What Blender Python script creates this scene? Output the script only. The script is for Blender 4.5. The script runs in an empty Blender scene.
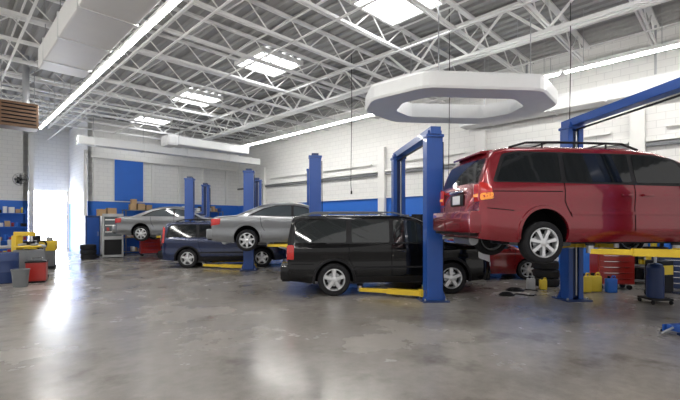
import bpy, bmesh, math, random
from mathutils import Vector, Matrix, Euler
random.seed(4)
scene=bpy.context.scene
scene.view_settings.view_transform='Standard'
# ------------------------------------------------------------ materials
def mat(name,col,rough=.5,metal=0,coat=0,emit=None,es=0,var=0.0,vscale=3,bump=0,bscale=40,spec=.5):
    m=bpy.data.materials.new(name); m.use_nodes=True
    nt=m.node_tree; b=nt.nodes['Principled BSDF']
    b.inputs['Base Color'].default_value=(*col,1); b.inputs['Roughness'].default_value=rough
    b.inputs['Metallic'].default_value=metal; b.inputs['Coat Weight'].default_value=coat
    b.inputs['Coat Roughness'].default_value=.03; b.inputs['Specular IOR Level'].default_value=spec
    if emit: b.inputs['Emission Color'].default_value=(*emit,1); b.inputs['Emission Strength'].default_value=es
    tc=nt.nodes.new('ShaderNodeTexCoord')
    if var>0:
        n=nt.nodes.new('ShaderNodeTexNoise'); n.inputs['Scale'].default_value=vscale; n.inputs['Detail'].default_value=5
        r=nt.nodes.new('ShaderNodeMapRange'); r.inputs['To Min'].default_value=1-var; r.inputs['To Max'].default_value=1+var
        mx=nt.nodes.new('ShaderNodeVectorMath'); mx.operation='SCALE'; mx.inputs[0].default_value=col
        nt.links.new(tc.outputs['Object'],n.inputs['Vector']); nt.links.new(n.outputs['Fac'],r.inputs['Value'])
        nt.links.new(r.outputs['Result'],mx.inputs['Scale']); nt.links.new(mx.outputs[0],b.inputs['Base Color'])
    if bump>0:
        n=nt.nodes.new('ShaderNodeTexNoise'); n.inputs['Scale'].default_value=bscale
        bp=nt.nodes.new('ShaderNodeBump'); bp.inputs['Strength'].default_value=bump; bp.inputs['Distance'].default_value=.01
        nt.links.new(tc.outputs['Object'],n.inputs['Vector']); nt.links.new(n.outputs['Fac'],bp.inputs['Height'])
        nt.links.new(bp.outputs[0],b.inputs['Normal'])
    return m
M_white=mat('white_paint',(.82,.82,.80),.5,var=.05)
M_joist=mat('joist_paint',(.86,.86,.85),.5,var=.05)
M_deck=mat('deck_paint',(.38,.38,.375),.6,var=.08,vscale=1.5)
M_duct=mat('duct_paint',(.80,.81,.81),.4,var=.05)
M_ductg=mat('duct_white',(.84,.84,.83),.45,var=.04)
M_blue=mat('lift_blue',(.014,.075,.33),.35,var=.12,coat=.2)
M_blued=mat('lift_blue_dark',(.012,.035,.13),.4,var=.1)
M_yel=mat('lift_yellow',(.72,.50,.03),.45,var=.15)
M_tire=mat('tyre_rubber',(.014,.014,.016),.75,var=.2,vscale=20,spec=.25)
M_rim=mat('alloy_rim',(.72,.73,.75),.28,metal=.75)
M_dark=mat('dark_plastic',(.010,.010,.012),.5,var=.1,spec=.25)
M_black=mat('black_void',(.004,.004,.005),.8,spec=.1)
M_glass=mat('tinted_glass',(.006,.008,.010),.05,coat=.3,spec=.4)
M_glasss=mat('suv_glass',(.014,.018,.020),.03,coat=.8,spec=.5)
M_glassl=mat('clear_glass',(.06,.075,.085),.05,coat=.5)
M_steel=mat('steel',(.45,.46,.48),.35,metal=.8,var=.1)
M_chrome=mat('chrome',(.8,.8,.82),.12,metal=1)
M_redl=mat('tail_lamp_red',(.50,.012,.01),.15,coat=1)
M_amb=mat('lamp_amber',(.95,.32,.03),.2,coat=1,emit=(1,.35,.05),es=.15)
M_lamp=mat('headlamp',(.75,.77,.8),.1,coat=1)
M_red=mat('tool_red',(.38,.02,.015),.3,var=.1,coat=.4)
M_grey=mat('machine_grey',(.16,.17,.18),.45,var=.1)
M_lgrey=mat('light_grey',(.42,.43,.44),.45,var=.1)
M_brown=mat('brown_enamel',(.13,.07,.035),.5,var=.2)
M_card=mat('cardboard',(.45,.30,.16),.8,var=.12)
M_wbl=mat('blue_wall_paint',(.015,.13,.55),.45,var=.08)
M_plate=mat('plate_white',(.7,.72,.75),.4,var=.08,vscale=30)
M_yjug=mat('yellow_jug',(.8,.6,.05),.4,var=.1)
M_tube=mat('fluorescent',(1,1,1),.5,emit=(1,.975,.93),es=78)
M_sky=mat('skylight_panel',(1,1,1),.5,emit=(.97,.985,1),es=7)
M_day=mat('daylight_glass',(1,1,1),.3,emit=(.95,.98,1),es=15)
P_black=mat('paint_black',(.003,.003,.004),.10,coat=.5,var=.05,spec=.15)
P_red=mat('paint_red',(.215,.007,.016),.24,metal=.3,coat=1,var=.03)
P_red2=mat('paint_dark_red',(.17,.007,.009),.24,metal=.2,coat=1,var=.03)
P_silver=mat('paint_silver',(.20,.21,.225),.28,metal=.6,coat=1,var=.03)
P_blue=mat('paint_navy',(.007,.018,.07),.2,metal=.3,coat=.7,var=.03)

def concrete():
    m=bpy.data.materials.new('polished_concrete'); m.use_nodes=True; nt=m.node_tree; b=nt.nodes['Principled BSDF']
    tc=nt.nodes.new('ShaderNodeTexCoord')
    n1=nt.nodes.new('ShaderNodeTexNoise'); n1.inputs['Scale'].default_value=.45; n1.inputs['Detail'].default_value=9; n1.inputs['Roughness'].default_value=.64
    n2=nt.nodes.new('ShaderNodeTexNoise'); n2.inputs['Scale'].default_value=7; n2.inputs['Detail'].default_value=7
    n3=nt.nodes.new('ShaderNodeTexNoise'); n3.inputs['Scale'].default_value=60; n3.inputs['Detail'].default_value=3
    n4=nt.nodes.new('ShaderNodeTexNoise'); n4.inputs['Scale'].default_value=1.3; n4.inputs['Detail'].default_value=6; n4.inputs['Roughness'].default_value=.6
    for n in (n1,n2,n3,n4): nt.links.new(tc.outputs['Object'],n.inputs['Vector'])
    a=nt.nodes.new('ShaderNodeMath'); a.operation='MULTIPLY_ADD'; a.inputs[1].default_value=.35
    nt.links.new(n2.outputs['Fac'],a.inputs[0]); nt.links.new(n1.outputs['Fac'],a.inputs[2])
    a2=nt.nodes.new('ShaderNodeMath'); a2.operation='MULTIPLY_ADD'; a2.inputs[1].default_value=.15
    nt.links.new(n3.outputs['Fac'],a2.inputs[0]); nt.links.new(a.outputs[0],a2.inputs[2])
    cr=nt.nodes.new('ShaderNodeValToRGB'); e=cr.color_ramp.elements
    e[0].position=.52; e[0].color=(.195,.178,.160,1); e[1].position=1.0; e[1].color=(.385,.36,.33,1)
    nt.links.new(a2.outputs[0],cr.inputs['Fac'])
    st=nt.nodes.new('ShaderNodeValToRGB'); s=st.color_ramp.elements
    s[0].position=.30; s[0].color=(.55,.53,.50,1); s[1].position=.47; s[1].color=(1,1,1,1)
    nt.links.new(n4.outputs['Fac'],st.inputs['Fac'])
    mx=nt.nodes.new('ShaderNodeMix'); mx.data_type='RGBA'; mx.blend_type='MULTIPLY'; mx.inputs[0].default_value=1
    nt.links.new(cr.outputs[0],mx.inputs[6]); nt.links.new(st.outputs[0],mx.inputs[7])
    nt.links.new(mx.outputs[2],b.inputs['Base Color'])
    r=nt.nodes.new('ShaderNodeMapRange'); r.inputs['From Min'].default_value=.25; r.inputs['From Max'].default_value=.75; r.inputs['To Min'].default_value=.14; r.inputs['To Max'].default_value=.36
    nt.links.new(n1.outputs['Fac'],r.inputs['Value']); nt.links.new(r.outputs['Result'],b.inputs['Roughness'])
    b.inputs['Specular IOR Level'].default_value=.6
    bp=nt.nodes.new('ShaderNodeBump'); bp.inputs['Strength'].default_value=.06; bp.inputs['Distance'].default_value=.01
    nt.links.new(n2.outputs['Fac'],bp.inputs['Height']); nt.links.new(bp.outputs[0],b.inputs['Normal'])
    return m
M_floor=concrete()
def wallmat(name,zblue=2.7,blue=(.02,.15,.60)):
    m=bpy.data.materials.new(name); m.use_nodes=True; nt=m.node_tree; b=nt.nodes['Principled BSDF']
    tc=nt.nodes.new('ShaderNodeTexCoord'); sp=nt.nodes.new('ShaderNodeSeparateXYZ'); cb=nt.nodes.new('ShaderNodeCombineXYZ')
    nt.links.new(tc.outputs['Object'],sp.inputs[0]); nt.links.new(sp.outputs['X'],cb.inputs['X']); nt.links.new(sp.outputs['Z'],cb.inputs['Y'])
    br=nt.nodes.new('ShaderNodeTexBrick'); br.inputs['Scale'].default_value=1; br.inputs['Brick Width'].default_value=.4; br.inputs['Row Height'].default_value=.2
    br.inputs['Mortar Size'].default_value=.007
    br.inputs['Color1'].default_value=(.82,.82,.80,1); br.inputs['Color2'].default_value=(.79,.79,.775,1); br.inputs['Mortar'].default_value=(.66,.66,.65,1)
    nt.links.new(cb.outputs[0],br.inputs['Vector'])
    gt=nt.nodes.new('ShaderNodeMath'); gt.operation='LESS_THAN'; gt.inputs[1].default_value=zblue; nt.links.new(sp.outputs['Z'],gt.inputs[0])
    mx=nt.nodes.new('ShaderNodeMix'); mx.data_type='RGBA'; nt.links.new(gt.outputs[0],mx.inputs[0]); nt.links.new(br.outputs['Color'],mx.inputs[6]); mx.inputs[7].default_value=(*blue,1)
    nt.links.new(mx.outputs[2],b.inputs['Base Color']); b.inputs['Roughness'].default_value=.5
    bp=nt.nodes.new('ShaderNodeBump'); bp.inputs['Strength'].default_value=.25; bp.inputs['Distance'].default_value=.01
    nt.links.new(br.outputs['Fac'],bp.inputs['Height']); bp.invert=True; nt.links.new(bp.outputs[0],b.inputs['Normal'])
    return m
M_wall=wallmat('block_wall')
# ------------------------------------------------------------ mesh builder
class MB:
    def __init__(s): s.v=[];s.f=[];s.m=[];s.mats=[];s.M=Matrix()
    def mi(s,m):
        if m not in s.mats: s.mats.append(m)
        return s.mats.index(m)
    def add(s,vs,fs,m):
        o=len(s.v); k=s.mi(m)
        for p in vs: s.v.append(tuple(s.M@Vector(p)))
        for f in fs: s.f.append([o+i for i in f]); s.m.append(k)
    def box(s,c,d,m,rot=(0,0,0),bev=0,taper=None):
        bm=bmesh.new(); bmesh.ops.create_cube(bm,size=1)
        for v in bm.verts:
            k=1
            if taper and v.co.z>0: k=taper
            v.co=Vector((v.co.x*d[0]*k,v.co.y*d[1]*k,v.co.z*d[2]))
        if bev>0: bmesh.ops.bevel(bm,geom=list(bm.edges),offset=bev,segments=2,affect='EDGES',profile=.6)
        R=Matrix.Translation(c)@Euler(rot).to_matrix().to_4x4()
        bm.verts.index_update()
        s.add([R@v.co for v in bm.verts],[[v.index for v in f.verts] for f in bm.faces],m); bm.free()
    def beam(s,p,q,w,h,m):
        p=Vector(p);q=Vector(q);d=q-p;L=d.length;d.normalize()
        up=Vector((0,0,1)) if abs(d.z)<.95 else Vector((0,1,0))
        x=d.cross(up).normalized();u=x.cross(d).normalized()
        vs=[];
        for c in (p,q):
            for a,b in ((-1,-1),(1,-1),(1,1),(-1,1)): vs.append(c+x*a*w/2+u*b*h/2)
        s.add(vs,[(0,1,2,3),(7,6,5,4),(0,4,5,1),(1,5,6,2),(2,6,7,3),(3,7,4,0)],m)
    def cyl(s,p,q,r,m,n=12,r2=None,cap=True):
        p=Vector(p);q=Vector(q);d=(q-p).normalized(); r2=r if r2 is None else r2
        up=Vector((0,0,1)) if abs(d.z)<.9 else Vector((1,0,0))
        x=d.cross(up).normalized();y=d.cross(x)
        vs=[p+(x*math.cos(t)+y*math.sin(t))*r for t in [2*math.pi*i/n for i in range(n)]]+[q+(x*math.cos(t)+y*math.sin(t))*r2 for t in [2*math.pi*i/n for i in range(n)]]
        fs=[(i,(i+1)%n,n+(i+1)%n,n+i) for i in range(n)]
        if cap: fs+= [tuple(range(n))[::-1],tuple(range(n,2*n))]
        s.add(vs,fs,m)
    def tube(s,pts,r,m,n=6):
        for a,b in zip(pts[:-1],pts[1:]): s.cyl(a,b,r,m,n)
    def lathe(s,prof,o,axis,m,n=28,close=False):
        o=Vector(o);A={'x':(Vector((1,0,0)),Vector((0,1,0)),Vector((0,0,1))),'y':(Vector((0,1,0)),Vector((0,0,1)),Vector((1,0,0))),'z':(Vector((0,0,1)),Vector((1,0,0)),Vector((0,1,0)))}[axis]
        vs=[];k=len(prof)
        for i in range(n):
            t=2*math.pi*i/n
            for r,h in prof: vs.append(o+A[0]*h+(A[1]*math.cos(t)+A[2]*math.sin(t))*r)
        fs=[]
        for i in range(n):
            j=(i+1)%n
            for q in range(k if close else k-1):
                w=(q+1)%k; fs.append((i*k+q,i*k+w,j*k+w,j*k+q))
        s.add(vs,fs,m)
    def obj(s,name,loc=(0,0,0),rz=0,parent=None,smooth=None):
        me=bpy.data.meshes.new(name); me.from_pydata(s.v,[],s.f)
        for m in s.mats: me.materials.append(m)
        for p,k in zip(me.polygons,s.m): p.material_index=k
        bm=bmesh.new(); bm.from_mesh(me); bmesh.ops.recalc_face_normals(bm,faces=bm.faces); bm.to_mesh(me); bm.free()
        if smooth:
            me.polygons.foreach_set('use_smooth',[True]*len(me.polygons)); me.set_sharp_from_angle(angle=math.radians(smooth))
        me.update()
        ob=bpy.data.objects.new(name,me); scene.collection.objects.link(ob)
        ob.location=loc; ob.rotation_euler=(0,0,rz)
        if parent: ob.parent=parent
        return ob
def dup(ob,name,loc):
    o=bpy.data.objects.new(name,ob.data); scene.collection.objects.link(o); o.location=loc; o.rotation_euler=ob.rotation_euler; return o
def empty(name,loc=(0,0,0),rz=0):
    e=bpy.data.objects.new(name,None); scene.collection.objects.link(e); e.location=loc; e.rotation_euler=(0,0,rz); return e
R45=math.radians(45); S=math.sqrt(.5)
def W2(b,a,z=0): return ((b-a)*S,(a+b)*S,z)   # room (b,a) -> world

# ------------------------------------------------------------ room shell  (local x=b, local y=a)
WB=13.7; ZC=6.85; HC=ZC-.012
mb=MB(); mb.box((4,10,-.1),(26,40,.2),M_floor); mb.obj('floor',rz=R45)
def wall(name,b0,a0,b1,a1,z0,z1,th=.2,m=None):
    """wall running from (b0,a0) to (b1,a1) in room coordinates"""
    L=math.hypot(b1-b0,a1-a0); ang=math.atan2(a1-a0,b1-b0)
    mb=MB(); mb.box((L/2,-th/2,(z0+z1)/2),(L,th,z1-z0),m or M_wall)
    o=mb.obj(name,loc=W2(b0,a0),rz=R45+ang); return o
wall('wall_right',WB,-6,WB,23,0,ZC)
wall('wall_far',WB,23,5.2,23,0,ZC)
wall('wall_recess_side',5.2,23,5.2,27,0,ZC)
wall('wall_recess_back',5.2,27,3.1,27,3.4,ZC)
wall('wall_office_side',3.1,27,3.1,25,0,6.1)
wall('wall_office',3.1,25,-6,25,0,ZC)
# ceiling deck with ribs running along a
mb=MB(); vs=[];fs=[]; b=-8.0; prof=[]
while b<WB: prof+= [(b,0),(b+.14,0),(b+.17,.06),(b+.27,.06)]; b+=.30
prof=[(min(x,WB+.1),z) for x,z in prof]
for x,z in prof: vs+= [(x,-8,ZC+z),(x,27,ZC+z)]
fs=[(2*i,2*i+2,2*i+3,2*i+1) for i in range(len(prof)-1)]
mb.add(vs,fs,M_deck); mb.box((3,10,ZC+.2),(22,36,.08),M_deck)
mb.obj('ceiling',rz=R45)
# open web joists
def joist(L,zt,zb,step,ch,wr):
    mb=MB()
    mb.box((L/2,0,zt),(L,ch,.06),M_joist)
    mb.box((L/2,-ch*.3,zb),(L,ch*.35,.07),M_joist); mb.box((L/2,ch*.3,zb),(L,ch*.35,.07),M_joist)
    x=0;up=True
    while x<L-step/2:
        p=(x,0,zt if up else zb);q=(x+step/2,0,zb if up else zt)
        mb.cyl(p,q,wr,M_joist,5,cap=False); x+=step/2; up=not up
    return mb
jm=None; x0=-7.5
for i,a in enumerate([-3.3+1.62*k for k in range(17)]):
    L=WB-x0-.02
    if jm is None: jm=joist(L,ZC-.045,ZC-.62,1.25,.12,.018).obj('roof_joist',loc=W2(x0,a),rz=R45)
    else: dup(jm,'roof_joist',W2(x0,a))
g=joist(28,ZC-.10,ZC-.95,1.8,.2,.035)
g.obj('roof_girder',loc=W2(9.6,-5),rz=R45+math.pi/2)
mb=MB()
for bb in (-4.2,-1.2,1.4,4.2,6.3,8.6,11.9):
    mb.box((bb,9,ZC-.66),(.05,36,.03),M_joist); mb.box((bb,9,ZC-.08),(.04,36,.03),M_joist)
mb.obj('trim_joist_bridging',rz=R45)
mb=MB()
for bb,z,r in ((3.6,6.1,.03),(10.4,6.15,.035),(12.9,6.12,.05)):
    mb.cyl((bb,-6,z),(bb,22.9,z),r,M_joist,8)
    for a in (-4,0,4,8,12,16,20): mb.cyl((bb,a,z),(bb,a,HC),.008,M_steel,4)
mb.obj('sprinkler_pipe',rz=R45)
# skylights
for k,a in enumerate((5.6,10.75,15.9,21.0,.4)):
    mb=MB(); s=1.5
    for sx,sy,w,l in ((-1,0,.06,s+.1),(1,0,.06,s+.1)): mb.box((sx*s/2,0,.0),(w,l,.14),M_white)
    for sy in (-1,1): mb.box((0,sy*s/2,0),(s,.06,.14),M_white)
    mb.box((0,0,.03),(s-.06,s-.06,.02),M_sky); mb.box((0,0,-.01),(.03,s-.06,.05),M_white)
    mb.obj('skylight',loc=W2(7.5,a,ZC-.08),rz=R45)
# fluorescent rows
def striprow(b,a0,a1,z,name):
    mb=MB(); a=a0
    while a<a1:
        mb.box((0,a+1.18,.06),(.14,2.34,.07),M_white,bev=.01)
        mb.box((0,a+1.18,.005),(.05,2.26,.05),M_tube)
        for e in (.4,1.9): mb.cyl((0,a+e,.09),(0,a+e,HC-z),.006,M_steel,4)
        a+=2.4
    mb.obj(name,loc=W2(b,0,z),rz=R45)
striprow(2.86,-4,18,5.42,'fluorescent_light_row')
striprow(11.1,-4,3.8,5.4,'fluorescent_light_row')
striprow(11.1,8.6,17,5.55,'fluorescent_light_row')
striprow(-3.5,-4,18,5.42,'fluorescent_light_row')
# big overhead duct at left
JA=[-3.3+1.62*k for k in range(17)]
mb=MB(); mb.box((2.15,4,5.60),(.96,16,.50),M_ductg,bev=.04)
for a in JA[1:10]:
    mb.box((2.15,a,5.60),(.99,.05,.53),M_duct)
    for s in (-.44,.44): mb.cyl((2.15+s,a,5.7),(2.15+s,a,HC),.008,M_steel,4)
mb.obj('overhead_duct',rz=R45)
mb=MB(); mb.box((8.4,19.38,5.05),(8.8,.45,.34),M_duct,bev=.03)
for b in (4.6,6.6,8.6,10.9,12.2): mb.box((b,19.38,5.05),(.06,.49,.38),M_duct); mb.cyl((b,19.38,5.2),(b,19.38,HC),.01,M_steel,4)
mb.obj('supply_duct',rz=R45)
mb=MB(); mb.box((9.2,17.76,5.25),(3.6,.6,.38),M_duct,bev=.05); mb.box((7.15,17.76,5.22),(.5,.8,.5),M_duct,bev=.12)
for b in (7.6,9.2,10.8): mb.cyl((b,17.76,5.4),(b,17.76,HC),.012,M_steel,4)
mb.obj('supply_duct',rz=R45)
def ring(outer,inner,z0,z1,m,mb):
    n=len(outer); L=[(outer,z0+.05,1),(outer,z0,.985),(inner,z0,1),(inner,z1,1),(outer,z1,.985),(outer,z1-.05,1)]
    vs=[]
    for P,z,k in L: vs+=[(x*k,y*k,z) for x,y in P]
    fs=[]; q=len(L)
    for r in range(q):
        r2=(r+1)%q
        for i in range(n):
            j=(i+1)%n; fs.append((r*n+i,r*n+j,r2*n+j,r2*n+i))
    mb.add(vs,fs,m)
def octo(hx,hy,c): return [(-hx+c,-hy),(hx-c,-hy),(hx,-hy+c),(hx,hy-c),(hx-c,hy),(-hx+c,hy),(-hx,hy-c),(-hx,-hy+c)]
def round_poly(P,r):
    out=[];n=len(P)
    for i in range(n):
        a=Vector(P[i-1]);b=Vector(P[i]);c=Vector(P[(i+1)%n])
        d1=(a-b);d2=(c-b);k=min(r,d1.length*.45,d2.length*.45)
        p=b+d1.normalized()*k;q=b+d2.normalized()*k
        for t in (0,.33,.67,1): out.append(tuple(p*(1-t)**2+b*2*t*(1-t)+q*t*t))
    return out
mb=MB(); ring(round_poly(octo(2.3,1.5,1.0),.22),round_poly(octo(1.5,.85,.5),.12),0,.36,M_duct,mb)
for x,y in ((-.9,-1.15),(1.2,-1.15),(-.9,1.15),(1.2,1.15)): mb.cyl((x,y,.3),(x,y,HC-4.45),.012,M_steel,4)
mb.obj('octagonal_duct',loc=(2.95,9.95,4.47),rz=math.radians(5))
mb=MB(); mb.box((13.2,1,5.2),(.6,12,.45),M_duct,bev=.04)
for a in (-4,-2,0,2.6,4,6): mb.box((13.2,a,5.2),(.64,.05,.5),M_duct)
for a in (JA[0],JA[3],JA[5]): mb.box((13.2,a,6.11),(.05,.05,2*(HC-6.11)),M_steel)
mb.obj('hvac_duct',rz=R45)
# wall trims, rail, pilasters on right wall
mb=MB()
for a0,a1 in ((-5.9,-2.7),(-2.3,1.8),(2.2,6.3),(6.7,10.8),(11.2,15.3),(15.7,19.8),(20.2,22.9)):
    c=(a0+a1)/2;l=a1-a0
    mb.box((13.62,c,3.75),(.14,l,.10),M_grey); mb.box((13.6,c,3.85),(.18,l,.05),M_white)
    mb.box((13.64,c,2.72),(.08,l,.06),M_white)
    mb.box((13.58,c,4.2),(.08,l*.8,.06),M_white)
mb.obj('trim_right',rz=R45)
for k,a in enumerate((-2.5,2.0,6.5,11,15.5,20)):
    mb=MB(); mb.box((0,0,2.45),(.16,.35,4.88),M_white,bev=.01); mb.box((0,0,.1),(.2,.42,.2),M_white,bev=.01)
    mb.obj('pilaster',loc=W2(13.585,a),rz=R45)
# far wall trim and blue panel
mb=MB(); mb.box((9.4,22.93,4.95),(8.2,.1,.12),M_white); mb.box((7.1,22.92,3.85),(1.4,.04,2.2),M_wbl,bev=.01)
mb.box((7.1,22.96,3.85),(1.5,.04,2.3),M_white)
for b in (5.5,8.3,9.8,11.3,12.8): mb.box((b,22.93,3.8),(.12,.1,2.1),M_white)
mb.obj('trim_far',rz=R45)
mb=MB(); mb.box((5.06,22.85,2.6),(.14,.2,5.2),M_white); mb.box((3.2,24.88,3),(.18,.2,6),M_white); mb.obj('trim_corner',rz=R45)
# bright glazed overhead door in recess
mb=MB()
mb.box((4.15,27.02,1.68),(1.9,.05,3.36),M_day)
for z in (.05,.85,1.7,2.55,3.33): mb.box((4.15,26.97,z),(1.9,.06,.05),M_white)
for b in (3.22,4.15,5.08): mb.box((b,26.97,1.68),(.05,.07,3.36),M_white)
mb.obj('door_1',rz=R45)
mb=MB(); mb.box((1.0,24.92,1.1),(1.0,.1,2.2),M_blued,bev=.01); mb.box((1.0,24.88,1.6),(.4,.06,.6),M_glassl)
mb.box((.45,24.9,1.1),(.1,.14,2.3),M_white); mb.box((1.55,24.9,1.1),(.1,.14,2.3),M_white); mb.cyl((1.38,24.8,1.0),(1.38,24.9,1.0),.03,M_chrome)
mb.obj('door_2',rz=R45)
# ------------------------------------------------------------ cars
def clamp(x,a=0,b=1): return max(a,min(b,x))
def tabf(tab,x):
    if x<=tab[0][0]: return tab[0][1]
    for (x0,z0),(x1,z1) in zip(tab[:-1],tab[1:]):
        if x<=x1: return z0+(z1-z0)*(x-x0)/(x1-x0)
    return tab[-1][1]
def make_car(name,sp,loc,yaw,paint,drop=0,glass=None):
    glass=glass or M_glass
    root=empty(name,loc,yaw)
    X0,X1,W,hb,rw,belt,tum=sp['X0'],sp['X1'],sp['W'],sp['hb'],sp['rw'],sp['belt'],sp['tum']
    RR=sp.get('rr',.11); RY=sp.get('ry',.13); ra=sp.get('rearround',.07)
    Ra=rw+.065; clear=sp['clear']
    def zt(x):
        return sum(tabf(sp['top'],clamp(x+d,X0,X1)) for d in (-.045,-.02,0,.02,.045))/5
    def plan(x):
        dr=x-X0;df=X1-x
        return 1-.035*clamp(1-dr/.9)**2-ra*clamp(1-dr/.16)**2-.09*clamp(1-df/1.0)**2-.13*clamp(1-df/.25)**2
    def zb(x): return clear+.06*clamp(1-(x-X0)/.5)+.04*clamp(1-(X1-x)/.5)
    def sy(x,z):
        w=W*plan(x); y=w*(1-.06*clamp(1-(z-zb(x))/.25)**2)
        # pressed shoulder crease and door hollow
        y-=.016*math.exp(-((z-(belt-.36))/.13)**2)
        y-=.03*clamp((z-(belt-.14))/.14)**1.5
        if z>belt: y-=tum*(z-belt)
        return y
    xs=set([round(X0+(X1-X0)*i/56,3) for i in range(57)])
    for g in ('wind','rear'): xs|=set(round(v,3) for v in sp[g])
    xs|=set(round(X0+v,3) for v in (.02,.05,.09,.13)); xs|=set(round(X1-v,3) for v in (.02,.05,.1))
    xs=sorted(xs); xs2=[xs[0]]
    keep=set(round(v,3) for g in ('wind','rear') for v in sp[g])
    for x in xs[1:]:
        if x-xs2[-1]<.012 and x not in keep and x!=xs[-1]: continue
        xs2.append(x)
    xs=xs2
    NL=12
    def section(x):
        t=zt(x);b=zb(x);r=min(RR,(t-b)*.3);zm=min(belt,t-r)
        P=[(0,b)]; P.append((sy(x,b)*.5,b))
        for i in range(NL+1): 
            z=b+(zm-b)*i/NL; P.append((sy(x,z),z))
        for i in range(1,6):
            z=zm+(t-r-zm)*i/5; P.append((sy(x,z),z))
        ys=sy(x,t-r); ry=RY
        for a in (22,45,67,90):
            A=math.radians(a); P.append((ys-ry*(1-math.cos(A)),t-r+(r-.025)*math.sin(A)))
        ye=ys-ry; k0=len(P)-1
        for f,c in ((.66,.014),(.33,.022),(0,.025)): P.append((ye*f,t-.025+c))
        return P,k0
    verts=[];faces=[];mi=[];K=None
    for x in xs:
        P,k0=section(x); full=[(x,-y,z) for y,z in P]+[(x,y,z) for y,z in P[-2:0:-1]]
        verts+=full; K=len(full); n1=len(P)
    for i in range(len(xs)-1):
        xm=(xs[i]+xs[i+1])/2
        gl=(sp['wind'][0]<xm<sp['wind'][1]) or (sp['rear'][0]<xm<sp['rear'][1])
        for j in range(K):
            q=(j+1)%K
            faces.append((i*K+j,i*K+q,(i+1)*K+q,(i+1)*K+j))
            jj=j if j<n1-1 else K-1-j
            mi.append(1 if (gl and jj>=k0) else 0)
    faces.append(tuple(range(K))); mi.append(0)
    faces.append(tuple((len(xs)-1)*K+i for i in range(K))[::-1]); mi.append(0)
    me=bpy.data.meshes.new('body'); me.from_pydata(verts,[],faces)
    for m in (paint,glass,M_black): me.materials.append(m)
    for p,k in zip(me.polygons,mi): p.material_index=k
    bm=bmesh.new(); bm.from_mesh(me); bmesh.ops.remove_doubles(bm,verts=bm.verts,dist=.0008)
    bmesh.ops.dissolve_degenerate(bm,edges=bm.edges,dist=.0005)
    bmesh.ops.recalc_face_normals(bm,faces=bm.faces); bm.to_mesh(me); bm.free()
    ob=bpy.data.objects.new('body',me); scene.collection.objects.link(ob)
    cut=MB()
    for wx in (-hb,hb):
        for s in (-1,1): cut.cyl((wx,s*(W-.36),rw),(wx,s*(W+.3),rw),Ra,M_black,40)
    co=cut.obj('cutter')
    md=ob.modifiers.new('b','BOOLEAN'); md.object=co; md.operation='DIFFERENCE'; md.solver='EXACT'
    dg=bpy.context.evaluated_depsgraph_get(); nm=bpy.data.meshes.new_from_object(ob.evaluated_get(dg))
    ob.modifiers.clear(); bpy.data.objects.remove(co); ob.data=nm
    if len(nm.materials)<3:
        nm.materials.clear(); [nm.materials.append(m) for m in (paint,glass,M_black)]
    for p in nm.polygons:
        c=p.center
        for wx in (-hb,hb):
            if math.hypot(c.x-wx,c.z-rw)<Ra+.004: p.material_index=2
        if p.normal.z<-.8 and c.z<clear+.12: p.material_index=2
    nm.polygons.foreach_set('use_smooth',[True]*len(nm.polygons)); nm.set_sharp_from_angle(angle=math.radians(32))
    ob.parent=root
    T=MB()
    def patch(P,m,off=.006,rr=0,sides=(-1,1)):
        if rr: P=round_poly(P,rr)
        bm=bmesh.new(); vs=[bm.verts.new((x,0,z)) for x,z in P]; bm.faces.new(vs)
        bmesh.ops.triangulate(bm,faces=bm.faces); bmesh.ops.subdivide_edges(bm,edges=bm.edges,cuts=3,use_grid_fill=True)
        bm.verts.index_update()
        for s in sides:
            T.add([(v.co.x,s*(sy(v.co.x,v.co.z)+off),v.co.z) for v in bm.verts],[[v.index for v in f.verts] for f in bm.faces],m)
        bm.free()
    def line(pts,w,m,off=.004):
        for (xa,za),(xb,zb2) in zip(pts[:-1],pts[1:]):
            d=Vector((xb-xa,zb2-za)).normalized(); n=Vector((-d.y,d.x))*w/2
            N=5
            for i in range(N):
                x1,z1=xa+(xb-xa)*i/N,za+(zb2-za)*i/N; x2,z2=xa+(xb-xa)*(i+1)/N,za+(zb2-za)*(i+1)/N
                patch([(x1-n.x,z1-n.y),(x2-n.x,z2-n.y),(x2+n.x,z2+n.y),(x1+n.x,z1+n.y)],m,off)
    def arcstrip(wx,r0,r1,m,off,a0=-12,a1=192):
        for s in (-1,1):
            vs=[];n=26
            for i in range(n+1):
                A=math.radians(a0+(a1-a0)*i/n)
                for r,o in ((r0,-.03),(r0,off),(r1,off),(r1+.012,-.01)):
                    x=wx+r*math.cos(A);z=max(rw+r*math.sin(A),clear-.01); x=clamp(x,X0+.01,X1-.01)
                    vs.append((x,s*(sy(x,z)+o),z))
            T.add(vs,[(4*i+j,4*i+j+1,4*i+j+5,4*i+j+4) for i in range(n) for j in range(3)],m)
    if 'dlo' in sp: patch(sp['dlo'],M_dark,.003,.05)
    for w in sp['wins']: patch(w,glass,.008,.045)
    for wx in (-hb,hb): arcstrip(wx,Ra-.004,Ra+.045,sp.get('archm') or paint,.020)
    for ln in sp['lines']: line(ln,.012,sp.get('linem') or M_black)
    patch(sp['sill'],sp.get('sillm') or paint,.010)
    if 'mold' in sp: line(sp['mold'],.05,sp.get('moldm') or paint,.020)
    for hx,hz in sp['handles']:
        for s in (-1,1): T.box((hx,s*(sy(hx,hz)+.02),hz),(.19,.03,.035),sp.get('handm') or paint,bev=.008)
    for P,m in sp['lamps']: patch(P,m,.010,.03)
    mx,mz=sp['mirror']
    for s in (-1,1):
        T.box((mx,s*(sy(mx,mz)+.13),mz+.03),(.12,.22,.16),paint,bev=.045); T.box((mx+.02,s*(sy(mx,mz)+.03),mz-.02),(.08,.12,.04),M_dark,bev=.01)
    wr=W*plan(X0)
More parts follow.
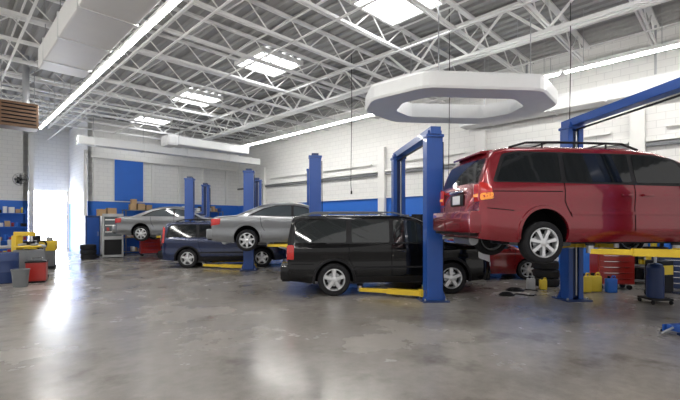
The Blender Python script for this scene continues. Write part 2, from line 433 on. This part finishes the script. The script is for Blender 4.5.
    T.box((X0-.03,0,(sp['bz0']+sp['bz1'])/2),(.26,2*wr*1.01,sp['bz1']-sp['bz0']),sp.get('bumpm') or paint,bev=.05)
    T.box((X0-.03,0,sp['bz0']+.0),(.2,2*wr*.9,.08),M_dark,bev=.02)
    T.box((X1-.06,0,.43),(.20,2*W*plan(X1)*.98,.24),sp.get('bumpm') or paint,bev=.06)
    T.box((X1+.0,0,.30),(.12,2*W*plan(X1)*.85,.10),M_dark,bev=.03)
    tz0,tz1,tw=sp['tail']
    for s in (-1,1):
        T.box((X0-.004,s*(wr-tw/2-.005),(tz0+tz1)/2),(.03,tw,tz1-tz0),M_redl,bev=.012)
        T.box((X0-.006,s*(wr-tw/2-.005),tz0+(tz1-tz0)*.35),(.034,tw*.8,(tz1-tz0)*.18),sp.get('tailm') or M_lamp,bev=.005)
    pz=sp['platez']
    T.box((X0-.012,0,pz),(.02,.56,.2),M_dark,bev=.005); T.box((X0-.026,0,pz),(.012,.31,.15),M_plate,bev=.004)
    T.box((X0-.02,0,pz+.14),(.04,.6,.04),sp.get('platebar') or M_chrome,bev=.01)
    for s in (-1,1): T.box((X0-.001,s*(wr-tw-.03),(sp['bz1']+belt)/2-.03),(.006,.01,belt-sp['bz1']-.1),M_black)
    T.box((X1-.03,0,.66),(.08,.9,.14),M_dark,bev=.02)
    for z in (.62,.66,.70): T.box((X1+.012,0,z),(.012,.86,.014),M_chrome)
    for s in (-1,1): T.box((X1-.06,s*W*.66,.66),(.12,.28,.13),M_lamp,bev=.03)
    if sp.get('rack'):
        xa,xb=sp['rack']; rm=sp.get('rackm') or M_dark
        for s in (-1,1):
            pts=[]
            for i in range(9):
                x=xa+(xb-xa)*i/8; y=sy(x,zt(x)-.11)-.10
                pts.append((x,s*y,zt(x)+(.05 if 0<i<8 else -.02)))
            T.tube(pts,.02,rm,6)
            for i in (2,4,6): T.cyl(pts[i],(pts[i][0],pts[i][1],pts[i][2]-.08),.016,rm,6)
        for i in (.3,.75):
            x=xa+(xb-xa)*i; y=sy(x,zt(x)-.11)-.10; T.tube([(x,-y,zt(x)+.05),(x,y,zt(x)+.05)],.014,rm,6)
    if sp.get('spoiler'):
        x=sp['spoiler']; T.box((x,0,zt(x)+.0),(.22,1.15,.035),paint,bev=.012,rot=(0,-.12,0))
    if sp.get('spare'):
        T.lathe([(0,-.11),(.30,-.11),(.345,-.07),(.35,.05),(.33,.1)],(X0-.10,-.05,.93),'x',M_dark,28); T.lathe([(0,-.118),(.22,-.118),(.24,-.11)],(X0-.10,-.05,.93),'x',paint,24)
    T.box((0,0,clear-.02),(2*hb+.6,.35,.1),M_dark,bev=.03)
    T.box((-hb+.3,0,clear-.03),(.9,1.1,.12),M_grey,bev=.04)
    T.cyl((-hb,-W+.25,rw-drop),(-hb,W-.25,rw-drop),.05,M_dark,10)
    T.cyl((hb,-W+.25,rw-drop),(hb,W-.25,rw-drop),.05,M_dark,10)
    T.cyl((X0+.1,.45,clear+.03),(X0-.10,.45,clear+.03),.035,M_steel,10)
    T.cyl((X0+.25,-.1,clear),(X0+.25,.6,clear),.09,M_steel,12)
    T.obj('trim_and_lamps',parent=root,smooth=35)
    for wx in (-hb,hb):
        for s in (-1,1):
            V=MB(); w=.225; R=rw; q=sp.get('rimf',.68)
            def pr(l): return [(r*R,s*h*w) for r,h in l]
            V.lathe(pr([(q,-.40),(q+.05,-.49),(.86,-.51),(.95,-.47),(1,-.36),(1,.36),(.95,.47),(.86,.51),(q+.05,.49),(q,.40)]),(0,0,0),'y',M_tire,36,True)
            for h in (-.2,0,.2): V.lathe([(R*1.001,h*w-.004),(R*1.001,h*w+.004)],(0,0,0),'y',M_black,36)
            V.lathe(pr([(q+.01,.49),(q-.02,.50),(q-.06,.42),(q-.08,.1),(q-.08,-.4),(q,-.45)]),(0,0,0),'y',M_rim,36)
            V.lathe(pr([(q-.08,.02),(.02,.02)]),(0,0,0),'y',M_dark,24)
            V.lathe(pr([(.42,.06),(.42,.12),(.02,.14)]),(0,0,0),'y',M_steel,24)
            n=sp['spokes']
            for i in range(n):
                A=2*math.pi*(i+.25)/n; ro,ri=R*(q-.045),R*.10
                wo=sp['spw'];wi=wo*.75; d=Vector((math.cos(A),0,math.sin(A)));t=Vector((-math.sin(A),0,math.cos(A)))
                y0,y1=s*w*.43,s*w*.30; yb=s*w*.18
                vs=[d*ri-t*wi/2+Vector((0,y0,0)),d*ri+t*wi/2+Vector((0,y0,0)),d*ro+t*wo/2+Vector((0,y0*.98,0)),d*ro-t*wo/2+Vector((0,y0*.98,0)),
                    d*ri-t*wi*.7+Vector((0,yb,0)),d*ri+t*wi*.7+Vector((0,yb,0)),d*ro+t*wo*.65+Vector((0,yb,0)),d*ro-t*wo*.65+Vector((0,yb,0))]
                V.add(vs,[(0,1,2,3),(0,4,5,1),(1,5,6,2),(2,6,7,3),(3,7,4,0)],M_rim)
            V.lathe(pr([(.01,.46),(.12,.46),(.19,.42),(.2,.2)]),(0,0,0),'y',M_rim,20)
            V.obj('wheel',loc=(wx,s*(W-w*.5-.015),rw-drop),parent=root,smooth=40)
    return root
suv=dict(X0=-2.38,X1=2.37,W=.98,hb=1.35,rw=.365,belt=1.15,tum=.17,clear=.29,rr=.075,ry=.09,rearround=.045,
  top=[(-2.38,1.14),(-2.365,1.28),(-2.33,1.64),(-2.28,1.775),(-2.15,1.81),(-1,1.825),(0,1.82),(.45,1.80),(.70,1.70),(1.12,1.28),(1.24,1.22),(2.0,1.15),(2.28,1.08),(2.37,.92)],
  wind=(.70,1.12),rear=(-2.36,-2.31),
  dlo=[(1.09,1.165),(.64,1.65),(.45,1.72),(-2.08,1.725),(-2.25,1.69),(-2.31,1.165)],
  wins=[[(.97,1.19),(.62,1.60),(.42,1.685),(-.0,1.69),(-.0,1.19)],[(-.10,1.19),(-.10,1.69),(-.96,1.695),(-.96,1.19)],[(-1.08,1.19),(-1.08,1.695),(-2.06,1.69),(-2.19,1.64),(-2.23,1.19)]],
  lines=[[(-.05,1.15),(-.05,.45)],[(1.08,1.14),(1.02,.80),(1.02,.45)],[(-1.02,1.15),(-1.02,.84),(-.85,.50)],[(-2.3,.72),(-1.8,.72)]],
  sill=[(-.93,.29),(.93,.29),(.93,.44),(-.93,.44)],sillm=M_dark,mold=[(-.90,.64),(.90,.64)],moldm=M_dark,
  handles=[(-.85,1.0),(.12,1.0)],mirror=(.90,1.17),
  lamps=[([(-2.375,1.14),(-2.375,.82),(-2.24,.82),(-2.24,1.14)],M_redl),([(2.36,.70),(2.34,.90),(1.98,.97),(2.0,.82)],M_lamp)],
  bz0=.36,bz1=.68,tail=(.80,1.12,.16),platez=.87,rack=(-2.1,.35),rackm=M_grey,spokes=5,spw=.085,rimf=.66,archm=M_dark)
van=dict(X0=-2.52,X1=2.50,W=.97,hb=1.50,rw=.335,belt=1.12,tum=.24,clear=.20,
  top=[(-2.52,1.06),(-2.49,1.16),(-2.38,1.50),(-2.28,1.68),(-2.08,1.745),(-1.2,1.775),(0,1.77),(.55,1.715),(.95,1.58),(1.72,1.12),(1.9,1.07),(2.3,.95),(2.5,.76)],
  wind=(.93,1.70),rear=(-2.49,-2.34),
  dlo=[(1.62,1.09),(1.5,1.18),(.82,1.56),(.45,1.63),(-1.9,1.65),(-2.14,1.60),(-2.33,1.145),(-1.2,1.135)],
  wins=[[(1.15,1.15),(.82,1.52),(.45,1.60),(.08,1.62),(.08,1.15)],[(-.0,1.155),(-.0,1.62),(-1.12,1.625),(-1.12,1.16)],[(-1.2,1.16),(-1.2,1.625),(-1.9,1.62),(-2.09,1.57),(-2.27,1.165)]],
  lines=[[(.04,1.12),(.04,.38)],[(1.18,1.12),(1.15,.8),(1.15,.38)],[(-1.16,1.14),(-1.16,.85),(-1.04,.6)],[(-2.35,1.0),(-1.2,1.0)],[(-2.42,.74),(-2.0,.70)]],
  sill=[(-1.08,.20),(1.08,.20),(1.08,.30),(-1.08,.30)],mold=[(-1.06,.66),(1.06,.66)],
  handles=[(-.12,.95),(.24,.95)],mirror=(1.12,1.15),tailm=M_amb,
  lamps=[([(-2.515,1.16),(-2.515,.86),(-2.33,.90),(-2.37,1.10)],M_redl),([(-2.515,.97),(-2.34,.985),(-2.33,.885),(-2.515,.86)],M_amb),([(2.49,.58),(2.46,.74),(2.0,.86),(2.05,.72)],M_lamp)],
  bz0=.34,bz1=.70,tail=(.84,1.12,.2),platez=.90,rack=(-1.95,.3),spokes=7,spw=.055,rimf=.70,spoiler=-2.26)
sedan=dict(X0=-2.42,X1=2.38,W=.91,hb=1.37,rw=.325,belt=.98,tum=.32,clear=.19,
  top=[(-2.42,.90),(-2.36,.985),(-2.2,1.01),(-1.72,1.035),(-1.0,1.34),(-.6,1.425),(-.1,1.45),(.3,1.40),(.5,1.33),(1.12,1.02),(1.3,.97),(2.0,.84),(2.28,.73),(2.38,.60)],
  wind=(.42,1.10),rear=(-1.68,-1.04),
  dlo=[(1.0,.985),(.36,1.27),(0,1.325),(-.5,1.315),(-.9,1.22),(-1.38,.995)],
  wins=[[(.88,1.0),(.36,1.24),(.02,1.30),(.02,1.0)],[(-.05,1.0),(-.05,1.30),(-.5,1.29),(-.86,1.20),(-1.22,1.01)]],
  lines=[[(-.01,.98),(-.01,.32)],[(.98,.97),(.95,.7),(.95,.32)],[(-.98,.97),(-.94,.7),(-.82,.5)]],
  sill=[(-.95,.19),(.95,.19),(.95,.26),(-.95,.26)],mold=[(-.95,.52),(.95,.52)],
  handles=[(-.78,.86),(.14,.86)],mirror=(.80,.98),
  lamps=[([(-2.415,.90),(-2.415,.70),(-2.16,.74),(-2.14,.92)],M_redl),([(2.37,.52),(2.34,.66),(1.98,.76),(2.02,.64)],M_lamp)],
  bz0=.30,bz1=.60,tail=(.68,.90,.34),platez=.76,spokes=7,spw=.05,rimf=.70)
cuv=dict(X0=-2.20,X1=2.22,W=.89,hb=1.31,rw=.345,belt=1.08,tum=.20,clear=.25,rr=.09,ry=.10,
  top=[(-2.20,1.08),(-2.18,1.20),(-2.12,1.54),(-2.04,1.65),(-1.8,1.68),(-.9,1.69),(0,1.68),(.35,1.64),(.6,1.53),(1.12,1.13),(1.3,1.08),(1.95,.99),(2.12,.90),(2.22,.76)],
  wind=(.58,1.10),rear=(-2.18,-2.09),
  dlo=[(1.04,1.09),(.52,1.49),(.2,1.56),(-1.8,1.565),(-1.98,1.51),(-2.08,1.09)],
  wins=[[(.92,1.11),(.5,1.46),(.2,1.53),(.0,1.535),(.0,1.11)],[(-.07,1.11),(-.07,1.54),(-.92,1.54),(-.92,1.11)],[(-1.0,1.11),(-1.0,1.54),(-1.78,1.53),(-1.93,1.48),(-2.0,1.11)]],
  lines=[[(-.03,1.08),(-.03,.42)],[(1.0,1.05),(.95,.8),(.95,.42)],[(-.96,1.08),(-.92,.82),(-.8,.55)]],
  sill=[(-.92,.25),(.92,.25),(.92,.42),(-.92,.42)],sillm=M_dark,mold=[(-.88,.56),(.88,.56)],moldm=M_dark,
  handles=[(-.80,.93),(.14,.93)],mirror=(.82,1.10),
  lamps=[([(-2.195,1.5),(-2.195,.9),(-2.12,.9),(-2.10,1.42)],M_redl),([(2.21,.62),(2.18,.78),(1.86,.86),(1.9,.72)],M_lamp)],
  bz0=.36,bz1=.62,tail=(.80,1.06,.12),platez=.85,spokes=5,spw=.07,rimf=.66,rack=(-1.75,.2),spare=True,archm=M_dark,bumpm=M_dark)
yw=math.radians(6)
def carpos(Xr,Yn,yaw,sp):
    """world location of car origin from the near rear wheel position"""
    c,s=math.cos(yaw),math.sin(yaw); lx,ly=sp['hb'],sp['W']-.05
    return (Xr+c*lx-s*ly, Yn+s*lx+c*ly)
p=carpos(-.13,8.9,yw,suv); make_car('black_suv',suv,(p[0],p[1],0),yw,P_black,glass=M_glasss); P_SUV=p
p=carpos(-5.45,14.3,yw,cuv); make_car('blue_suv',cuv,(p[0],p[1],0),yw,P_blue); P_CUV=p
p=carpos(-2.79,12.0,yw,sedan); make_car('silver_sedan',sedan,(p[0],p[1],.84),yw,P_silver,drop=.07,glass=M_glassl); P_S1=p
p=carpos(-8.46,17.0,yw,sedan); make_car('silver_sedan',sedan,(p[0],p[1],.90),yw,P_silver,drop=.07,glass=M_glassl); P_S2=p
yv=math.radians(6)
p=carpos(3.2,6.3,yv,van); make_car('red_minivan',van,(p[0],p[1],1.13),yv,P_red,drop=.14); P_V=p
r=make_car('dark_red_sedan',sedan,(4.15,12.2,0),math.radians(-3),P_red2); r.scale=(.9,.9,.9)
# ------------------------------------------------------------ lifts
def lift(loc,yaw,H,zc,beam,carx,half=1.45,padin=.62,span=.75):
    mb=MB()
    for s in (-1,1):
        y=s*half
        mb.box((0,y+s*.12,H/2),(.34,.04,H),M_blue,bev=.006)
        for t in (-1,1):
            mb.box((t*.15,y,H/2),(.04,.26,H),M_blue,bev=.006)
            mb.box((t*.115,y-s*.12,H/2),(.09,.03,H),M_blue)
        mb.box((0,y+s*.02,H/2),(.22,.14,H-.1),M_blued)
        mb.box((0,y,.015),(.56,.52,.03),M_blued,bev=.005)
        for bx in (-.22,.22):
            for by in (-.18,.18): mb.cyl((bx,y+by,.02),(bx,y+by,.07),.02,M_steel,8)
            mb.add([(bx*.8,y+s*.1,.03),(bx*1.2,y+s*.1,.03),(bx*.8,y+s*.1,.25)],[(0,1,2)],M_blue)
        mb.box((0,y,H+.02),(.38,.34,.06),M_blue,bev=.01)
        mb.box((0,y-s*.08,zc+.42),(.30,.20,.85),M_blued,bev=.01)
        mb.box((0,y-s*.17,zc+.03),(.46,.16,.15),M_yel,bev=.01)
        for ax in (carx-span,carx+span):
            p0=Vector((.16 if ax>0 else -.16,y-s*.20,zc+.02)); p1=Vector((ax,s*padin,zc+.02)); pm=p0.lerp(p1,.55)
            mb.beam(p0,pm,.15,.11,M_yel); mb.beam(pm.lerp(p0,.25),p1,.11,.08,M_yel)
            mb.cyl(p0-Vector((0,0,.08)),p0+Vector((0,0,.08)),.06,M_steel,12)
            mb.cyl(p1-Vector((0,0,.03)),p1+Vector((0,0,.09)),.055,M_steel,12); mb.cyl(p1+Vector((0,0,.09)),p1+Vector((0,0,.12)),.07,M_dark,12)
        mb.cyl((.06,y-s*.06,.1),(.06,y-s*.06,H-.05),.018,M_steel,6)
        mb.tube([(.19,y+s*.1,H-.1),(.2,y+s*.1,1.9),(.19,y+s*.1,.3)],.012,M_dark,5)
    mb.box((.25,half+.1,1.45),(.16,.2,.34),M_dark,bev=.02); mb.cyl((.25,half+.1,1.62),(.25,half+.1,1.86),.09,M_grey,14)
    if beam:
        z=H+.12
        mb.box((0,0,z),(.22,2*half+.4,.16),M_blue,bev=.01); mb.box((0,0,z-.16),(.03,2*half-.3,.03),M_dark)
        for s in (-1,1): mb.box((0,s*half,H+.05),(.30,.28,.16),M_blue,bev=.01)
    else:
        for s in (-1,1): mb.box((0,s*(half-.05),H+.08),(.2,.24,.1),M_blued,bev=.01)
        mb.box((0,0,.02),(.35,2*half-.3,.03),M_blued,bev=.005)
    return mb.obj('two_post_lift',loc=(loc[0],loc[1],0),rz=yaw)
def liftpos(Xn,Yn,yaw,half=1.45): return (Xn-math.sin(yaw)*half,Yn+math.cos(yaw)*half)
def loc_x(car,lp,yaw): return (car[0]-lp[0])*math.cos(yaw)+(car[1]-lp[1])*math.sin(yaw)
L=liftpos(1.95,8.42,yw); lift(L,yw,3.42,.10,True,loc_x(P_SUV,L,yw))
L=liftpos(-.72,11.55,yw); lift(L,yw,3.5,.92,False,loc_x(P_S1,L,yw))
L=liftpos(-3.13,13.75,yw); lift(L,yw,3.35,.08,False,loc_x(P_CUV,L,yw))
L=liftpos(-6.22,16.55,yw); lift(L,yw,3.4,1.0,False,loc_x(P_S2,L,yw))
L=liftpos(5.23,5.62,yv,1.45); lift(L,yv,3.62,1.17,True,loc_x(P_V,L,yv))
# ------------------------------------------------------------ hanging cords
def hang(name,x,y,z0,m,r=.009):
    mb=MB(); h=HC-z0; mb.tube([(0,0,h),(.01,0,h*.6),(-.02,.01,.2),(0,0,0)],r,m,5)
    mb.cyl((0,0,0),(0,0,-.1),.025,M_dark,8)
    mb.obj(name,loc=(x,y,z0))
hang('hanging_cord',2.62,9.6,1.95,M_dark)
hang('hanging_cord',4.95,8.6,2.9,M_dark)
hang('hanging_cord',.35,12.2,2.6,M_dark)
# ------------------------------------------------------------ clutter on right
def toolchest(w,d,h,m,n=5):
    mb=MB(); mb.box((0,0,h/2+.07),(w,d,h-.14),m,bev=.01)
    for i in range(n):
        z=.16+(h-.2)*(i+.5)/n; mb.box((0,-d/2-.008,z),(w-.06,.02,(h-.2)/n-.02),m,bev=.004); mb.box((0,-d/2-.03,z+(h-.2)/n*.3),(w*.7,.02,.012),M_chrome)
    mb.box((0,0,h+.01),(w+.02,d+.02,.03),M_dark,bev=.005)
    for x in (-w/2+.08,w/2-.08):
        for y in (-d/2+.08,d/2-.08): mb.lathe([(.01,-.02),(.06,-.02),(.06,.02),(.01,.02)],(x,y,.06),'y',M_dark,14)
    return mb,h
def tirestack(loc,n,R=.32):
    mb=MB()
    for i in range(n):
        z=.11+.215*i; mb.lathe([(.6*R,-.09),(.85*R,-.105),(.97*R,-.08),(R,0),(.97*R,.08),(.85*R,.105),(.6*R,.09)],(random.uniform(-.02,.02),random.uniform(-.02,.02),z),'z',M_tire,28,True)
    mb.obj('tyre_stack',loc=(*loc,0),smooth=40)
tirestack((5.35,10.4),3); tirestack((-11.2,17.8),3)
def jug(name,x,y,m,s=1,z=0):
    mb=MB(); mb.box((0,0,.16*s),(.2*s,.14*s,.30*s),m,bev=.03*s); mb.cyl((-.04*s,0,.3*s),(-.04*s,0,.36*s),.03*s,M_dark,10)
    mb.tube([(.02*s,0,.30*s),(.03*s,0,.36*s),(.08*s,0,.36*s),(.09*s,0,.29*s)],.014*s,m,6); mb.obj(name,loc=(x,y,z),smooth=40)
jug('yellow_fluid_jug',5.72,9.35,M_yjug,1.25); jug('yellow_fluid_jug',6.02,9.45,M_yjug,1.25); jug('blue_fluid_jug',6.3,9.3,M_wbl,1.1)
jug('white_fluid_jug',4.65,9.75,M_lgrey,.9); jug('yellow_fluid_jug',4.95,9.75,M_yjug,.8)
def shelf(name,loc,rz,w,d,h,lv,fr,cols,top=True):
    mb=MB()
    for x in (-w/2,w/2):
        for y in (-d/2,d/2): mb.box((x,y,h/2),(.04,.04,h),fr)
    for i in range(lv):
        z=.12+(h-.16)*i/(lv-1); mb.box((0,0,z),(w+.03,d+.03,.03),fr)
        if i<lv-1 or top:
            x=-w/2+.08
            while x<w/2-.1:
                ww=random.uniform(.09,.24); hh=random.uniform(.12,min(.32,(h-.16)/(lv-1)*.8)); m=random.choice(cols)
                if random.random()<.5: mb.box((x+ww/2,random.uniform(-.05,.05),z+.016+hh/2),(ww*.9,d*.6,hh),m,bev=.01)
                else: mb.cyl((x+ww/2,0,z+.016),(x+ww/2,0,z+.016+hh),ww*.42,m,12)
                x+=ww+.02
    mb.obj(name,loc=(*loc,0),rz=rz)
cols=[M_red,M_blue,M_lgrey,M_dark,M_grey,M_yjug,M_dark,M_wbl,M_dark]
shelf('parts_shelf',(8.0,10.6),-R45,1.7,.5,1.35,4,M_grey,cols)
shelf('parts_shelf',(9.5,9.1),-R45,1.7,.5,1.35,4,M_grey,cols)
shelf('parts_shelf',(3.0,15.2),-R45,2.0,.5,1.7,4,M_grey,cols)
shelf('parts_shelf',W2(2.42,24.45)[:2],R45,1.1,.5,2.1,4,M_wbl,[M_card,M_red,M_dark,M_white,M_wbl,M_yjug])
mb,h=toolchest(.8,.5,.9,M_red); mb.box((0,0,h+.1),(.5,.3,.18),M_grey,bev=.02); mb.obj('rolling_tool_cart',loc=(6.75,9.95,0),rz=-.2)
mb,h=toolchest(.7,.5,.85,M_blued); mb.box((.1,0,h+.09),(.3,.3,.16),M_dark,bev=.02); mb.obj('rolling_tool_cart',loc=(7.75,9.3,0),rz=-.4)
mb=MB(); mb.cyl((0,0,.12),(0,0,.72),.15,M_blued,20); mb.lathe([(.15,0),(.12,.07),(.03,.1)],(0,0,.72),'z',M_blued,20); mb.cyl((0,0,.8),(0,0,1.0),.03,M_steel,10)
mb.lathe([(.03,0),(.2,.1),(.22,.16),(.2,.16),(.03,.03)],(0,0,.98),'z',M_dark,20)
mb.box((0,0,.1),(.42,.42,.04),M_dark,bev=.01)
for x in (-.18,.18):
    for y in (-.18,.18): mb.cyl((x-.015,y,.04),(x+.015,y,.04),.04,M_dark,10)
mb.obj('oil_drain',loc=(6.42,8.15,0),smooth=40)
def coil(name,x,y,m,R=.25,n=3,tail=9):
    mb=MB()
    for k in range(n): 
        r=R-.03*k; pts=[(r*math.cos(t*math.pi/10),r*.8*math.sin(t*math.pi/10),.015+.02*k) for t in range(21)]; mb.tube(pts,.014,m,6)
    pts=[(R+.1*t,.12*math.sin(t*1.3),.015) for t in range(tail)]; mb.tube(pts,.014,m,6)
    mb.obj(name,loc=(x,y,0))
coil('air_hose_coil',4.2,9.6,M_dark,.2,tail=4); coil('air_hose_coil',7.2,7.9,M_red,.2); coil('air_hose_coil',3.75,9.0,M_dark,.16,tail=6)
mb=MB()
for t in (-1,1): mb.box((0,t*.13,.09),(.62,.02,.1),M_blue,bev=.008); mb.lathe([(.01,-.02),(.05,-.02),(.05,.02),(.01,.02)],(.26,t*.16,.05),'y',M_dark,12); mb.lathe([(.01,-.02),(.03,-.02),(.03,.02),(.01,.02)],(-.26,t*.16,.03),'y',M_dark,12)
mb.box((-.15,0,.1),(.2,.24,.08),M_blue,bev=.01); mb.cyl((.1,0,.1),(.22,0,.17),.07,M_blue,12); mb.cyl((-.28,0,.12),(-.5,0,.05),.016,M_steel,8)
mb.obj('floor_jack',loc=(5.1,5.85,0),rz=.2)
mb=MB(); mb.box((0,0,.45),(.4,.35,.7),M_dark,bev=.03); mb.box((0,-.18,.6),(.3,.02,.2),M_yjug); 
for x in (-.16,.16): mb.lathe([(.01,-.03),(.09,-.03),(.09,.03),(.01,.03)],(x,.12,.09),'y',M_tire,14)
mb.tube([(-.17,.17,.8),(-.17,.25,1.0),(.17,.25,1.0),(.17,.17,.8)],.015,M_steel,6); mb.obj('battery_charger',loc=(7.1,8.9,0),rz=.3)
# ------------------------------------------------------------ left clutter
mb=MB()
mb.box((0,0,.88),(1.7,.75,.06),M_lgrey,bev=.01); mb.box((0,0,.25),(1.6,.7,.03),M_grey)
for x in (-.8,.8):
    for y in (-.33,.33): mb.box((x,y,.43),(.06,.06,.86),M_grey)
mb.box((-.45,0,.42),(.5,.5,.3),M_dark,bev=.02); mb.box((.3,0,.40),(.4,.4,.26),M_red,bev=.02)
mb.box((-.5,.1,1.05),(.5,.35,.28),M_white,bev=.02); mb.cyl((.0,0,.91),(0,0,1.1),.08,M_steel); mb.box((.5,.1,.98),(.4,.3,.12),M_dark,bev=.02)
mb.obj('workbench',loc=(-10.25,12.45,0),rz=R45)
mb=MB()
mb.box((0,0,.45),(.6,.7,.78),M_grey,bev=.05,taper=.85); mb.lathe([(0,.0),(.30,.0),(.32,.03),(.30,.06),(0,.06)],(0,0,.90),'z',M_yel,24)
for k in range(4):
    A=k*math.pi/2; mb.box((.2*math.cos(A),.2*math.sin(A),.99),(.16,.07,.06),M_steel,rot=(0,0,A),bev=.01)
mb.box((0,.45,.75),(.2,.2,1.0),M_yel,bev=.02); mb.box((0,.15,1.30),(.12,.75,.12),M_yel,bev=.02); mb.cyl((0,-.15,1.05),(0,-.15,1.42),.03,M_chrome,10); mb.box((0,-.15,1.05),(.12,.08,.07),M_dark,bev=.01)
for x in (-.15,0,.15): mb.box((x,-.42,.08),(.09,.2,.04),M_dark)
mb.box((0,0,.04),(.65,.75,.08),M_dark,bev=.01)
mb.obj('tyre_changer',loc=(-9.15,11.75,0),rz=1.3,smooth=35)
mb=MB(); mb.box((0,0,.3),(.45,.35,.5),M_red,bev=.02); mb.box((0,0,.57),(.47,.37,.04),M_dark); mb.tube([(-.1,0,.58),(-.1,0,.68),(.1,0,.68),(.1,0,.58)],.012,M_chrome); mb.box((0,0,.03),(.4,.3,.06),M_dark); mb.obj('red_tool_box',loc=(-8.3,10.95,0),rz=.5)
mb=MB(); mb.lathe([(0,.0),(.15,.0),(.19,.42),(.2,.42),(.2,.45),(.17,.45),(.14,.05),(0,.05)],(0,0,0),'z',M_grey,20); mb.obj('bucket',loc=(-8.15,10.2,0),smooth=40)
mb=MB(); mb.lathe([(0,.0),(.26,.0),(.28,.02),(.28,.3),(.29,.31),(.28,.33),(.28,.6),(.29,.61),(.28,.63),(.28,.80),(.27,.82),(.26,.80),(0,.80)],(0,0,0),'z',M_blued,24); mb.obj('steel_drum',loc=(-9.1,10.9,0),smooth=40)
mb=MB(); mb.box((0,0,.0),(.8,.6,.35),M_yel,bev=.04); mb.cyl((-.2,0,.1),(-.2,0,.36),.14,M_dark,16); mb.cyl((.2,0,.1),(.2,0,.3),.1,M_steel,16)
mb.lathe([(.12,-.03),(.17,-.03),(.17,.03),(.12,.03)],(.0,-.32,.05),'y',M_dark,18,True); mb.box((0,0,-.45),(.7,.5,.6),M_grey,bev=.03); mb.box((0,0,-.76),(.74,.54,.1),M_dark,bev=.02)
mb.obj('yellow_air_compressor',loc=(-10.55,14.2,.81),rz=.5,smooth=35)
mb=MB(); mb.box((0,0,0),(.95,.7,.75),M_brown,bev=.03)
for i in range(6): mb.box((0,-.36,-.27+.11*i),(.82,.03,.03),M_dark,rot=(.5,0,0))
mb.cyl((0,.36,0),(0,.5,0),.25,M_dark,20); mb.cyl((.2,.1,.37),(.2,.1,HC-4.9),.09,M_steel,14)
for x in (-.4,.4): mb.cyl((x,0,.37),(x,0,HC-4.9),.012,M_steel,5)
mb.obj('ceiling_unit_heater',loc=(-9.9,12.3,4.9),rz=.75)
mb=MB()
for k in range(3):
    mb.lathe([(.30-.09*k,-.02),(.31-.09*k,0),(.30-.09*k,.02)],(0,-.2,0),'y',M_dark,24,True)
for k in range(8):
    A=k*math.pi/4; mb.cyl((0,-.22,0),(.3*math.cos(A),-.2,.3*math.sin(A)),.006,M_dark,4)
for k in range(4):
    A=k*math.pi/2; mb.box((.14*math.cos(A),-.17,.14*math.sin(A)),(.2,.02,.1),M_grey,rot=(.3,-A,0),bev=.005)
mb.cyl((0,-.18,0),(0,0,0),.08,M_dark,14); mb.box((0,.12,0),(.08,.3,.08),M_dark); mb.box((0,.28,0),(.2,.03,.3),M_dark)
mb.obj('wall_fan',loc=W2(2.75,24.69,3.7),rz=R45)
# ------------------------------------------------------------ far wall furniture
mb=MB(); mb.box((0,0,1.03),(.85,.6,2.0),M_lgrey,bev=.02)
mb.box((0,-.31,1.45),(.7,.02,.9),M_glassl,bev=.005); mb.box((0,-.31,.5),(.7,.02,.7),M_dark,bev=.005)
for z in (1.2,1.5,1.75): mb.box((0,-.325,z),(.62,.01,.04),M_white); 
for x in (-.2,0,.2): mb.box((x,-.33,1.33),(.1,.01,.14),M_red)
mb.box((0,0,.03),(.8,.55,.06),M_dark); mb.obj('parts_cabinet',loc=(-10.55,18.6,0),rz=.5)
mb=MB(); mb.box((0,0,1.0),(.6,.5,1.9),M_blued,bev=.02); mb.box((0,-.26,1.0),(.5,.02,1.7),M_blue,bev=.005); mb.cyl((.2,-.29,1),(.2,-.29,1.2),.015,M_chrome,8); mb.box((0,0,.03),(.55,.45,.06),M_dark)
mb.obj('blue_locker',loc=(-11.65,18.75,0),rz=R45)
mb=MB(); mb.box((0,0,1.0),(.9,.6,1.9),M_white,bev=.02)
for x in (-.225,.225): mb.box((x,-.31,1.0),(.43,.02,1.75),M_white,bev=.005); mb.cyl((x*.25,-.34,.95),(x*.25,-.34,1.2),.012,M_chrome,8)
mb.box((0,0,.03),(.85,.5,.06),M_dark); 
for x,s in ((-.25,.34),(.2,.4)): mb.box((x,0,1.95+s/2),(s,s,s),M_card,bev=.005)
mb.obj('white_storage_cabinet',loc=W2(5.9,22.4),rz=R45)
shelf('parts_shelf',W2(8.0,22.4)[:2],R45,2.6,.55,2.3,4,M_grey,[M_card,M_card,M_red,M_dark,M_white,M_blue],top=False)
shelf('parts_shelf',W2(10.8,22.4)[:2],R45,2.6,.55,2.3,4,M_grey,[M_card,M_blue,M_red,M_dark,M_white,M_blue])
mb=MB(); 
for x,y,z,s in ((-.5,0,.15,.3),(-.1,0,.17,.34),(.3,0,.14,.28),(-.45,0,.43,.26)): mb.box((x,y,z),(s,s*.9,s*.99),M_card,bev=.005); mb.box((x,y,z+s*.497),(.05,s*.9,.003),M_yjug)
mb.obj('cardboard_boxes',loc=W2(7.6,22.4,2.282),rz=R45)
mb,h=toolchest(.9,.5,1.1,M_red); mb.obj('red_tool_chest',loc=(-9.3,19.6,0),rz=.6)
# ------------------------------------------------------------ world
w=bpy.data.worlds.new('world'); scene.world=w; w.use_nodes=True
w.node_tree.nodes['Background'].inputs[0].default_value=(1,.98,.95,1); w.node_tree.nodes['Background'].inputs[1].default_value=.78
# ------------------------------------------------------------ camera
cam=bpy.data.cameras.new('camera'); co=bpy.data.objects.new('camera',cam); scene.collection.objects.link(co)
cam.sensor_width=36; cam.lens=36*400/680; cam.shift_y=22/680
co.location=(0,0,1.65); co.rotation_euler=(math.pi/2,0,0); scene.camera=co
# turn the finished building so its walls are square to the world axes
RT=Matrix.Rotation(-R45,4,'Z')
for o in scene.objects:
    if o.parent is None:
        o.location=RT@o.location; o.rotation_euler.z-=R45
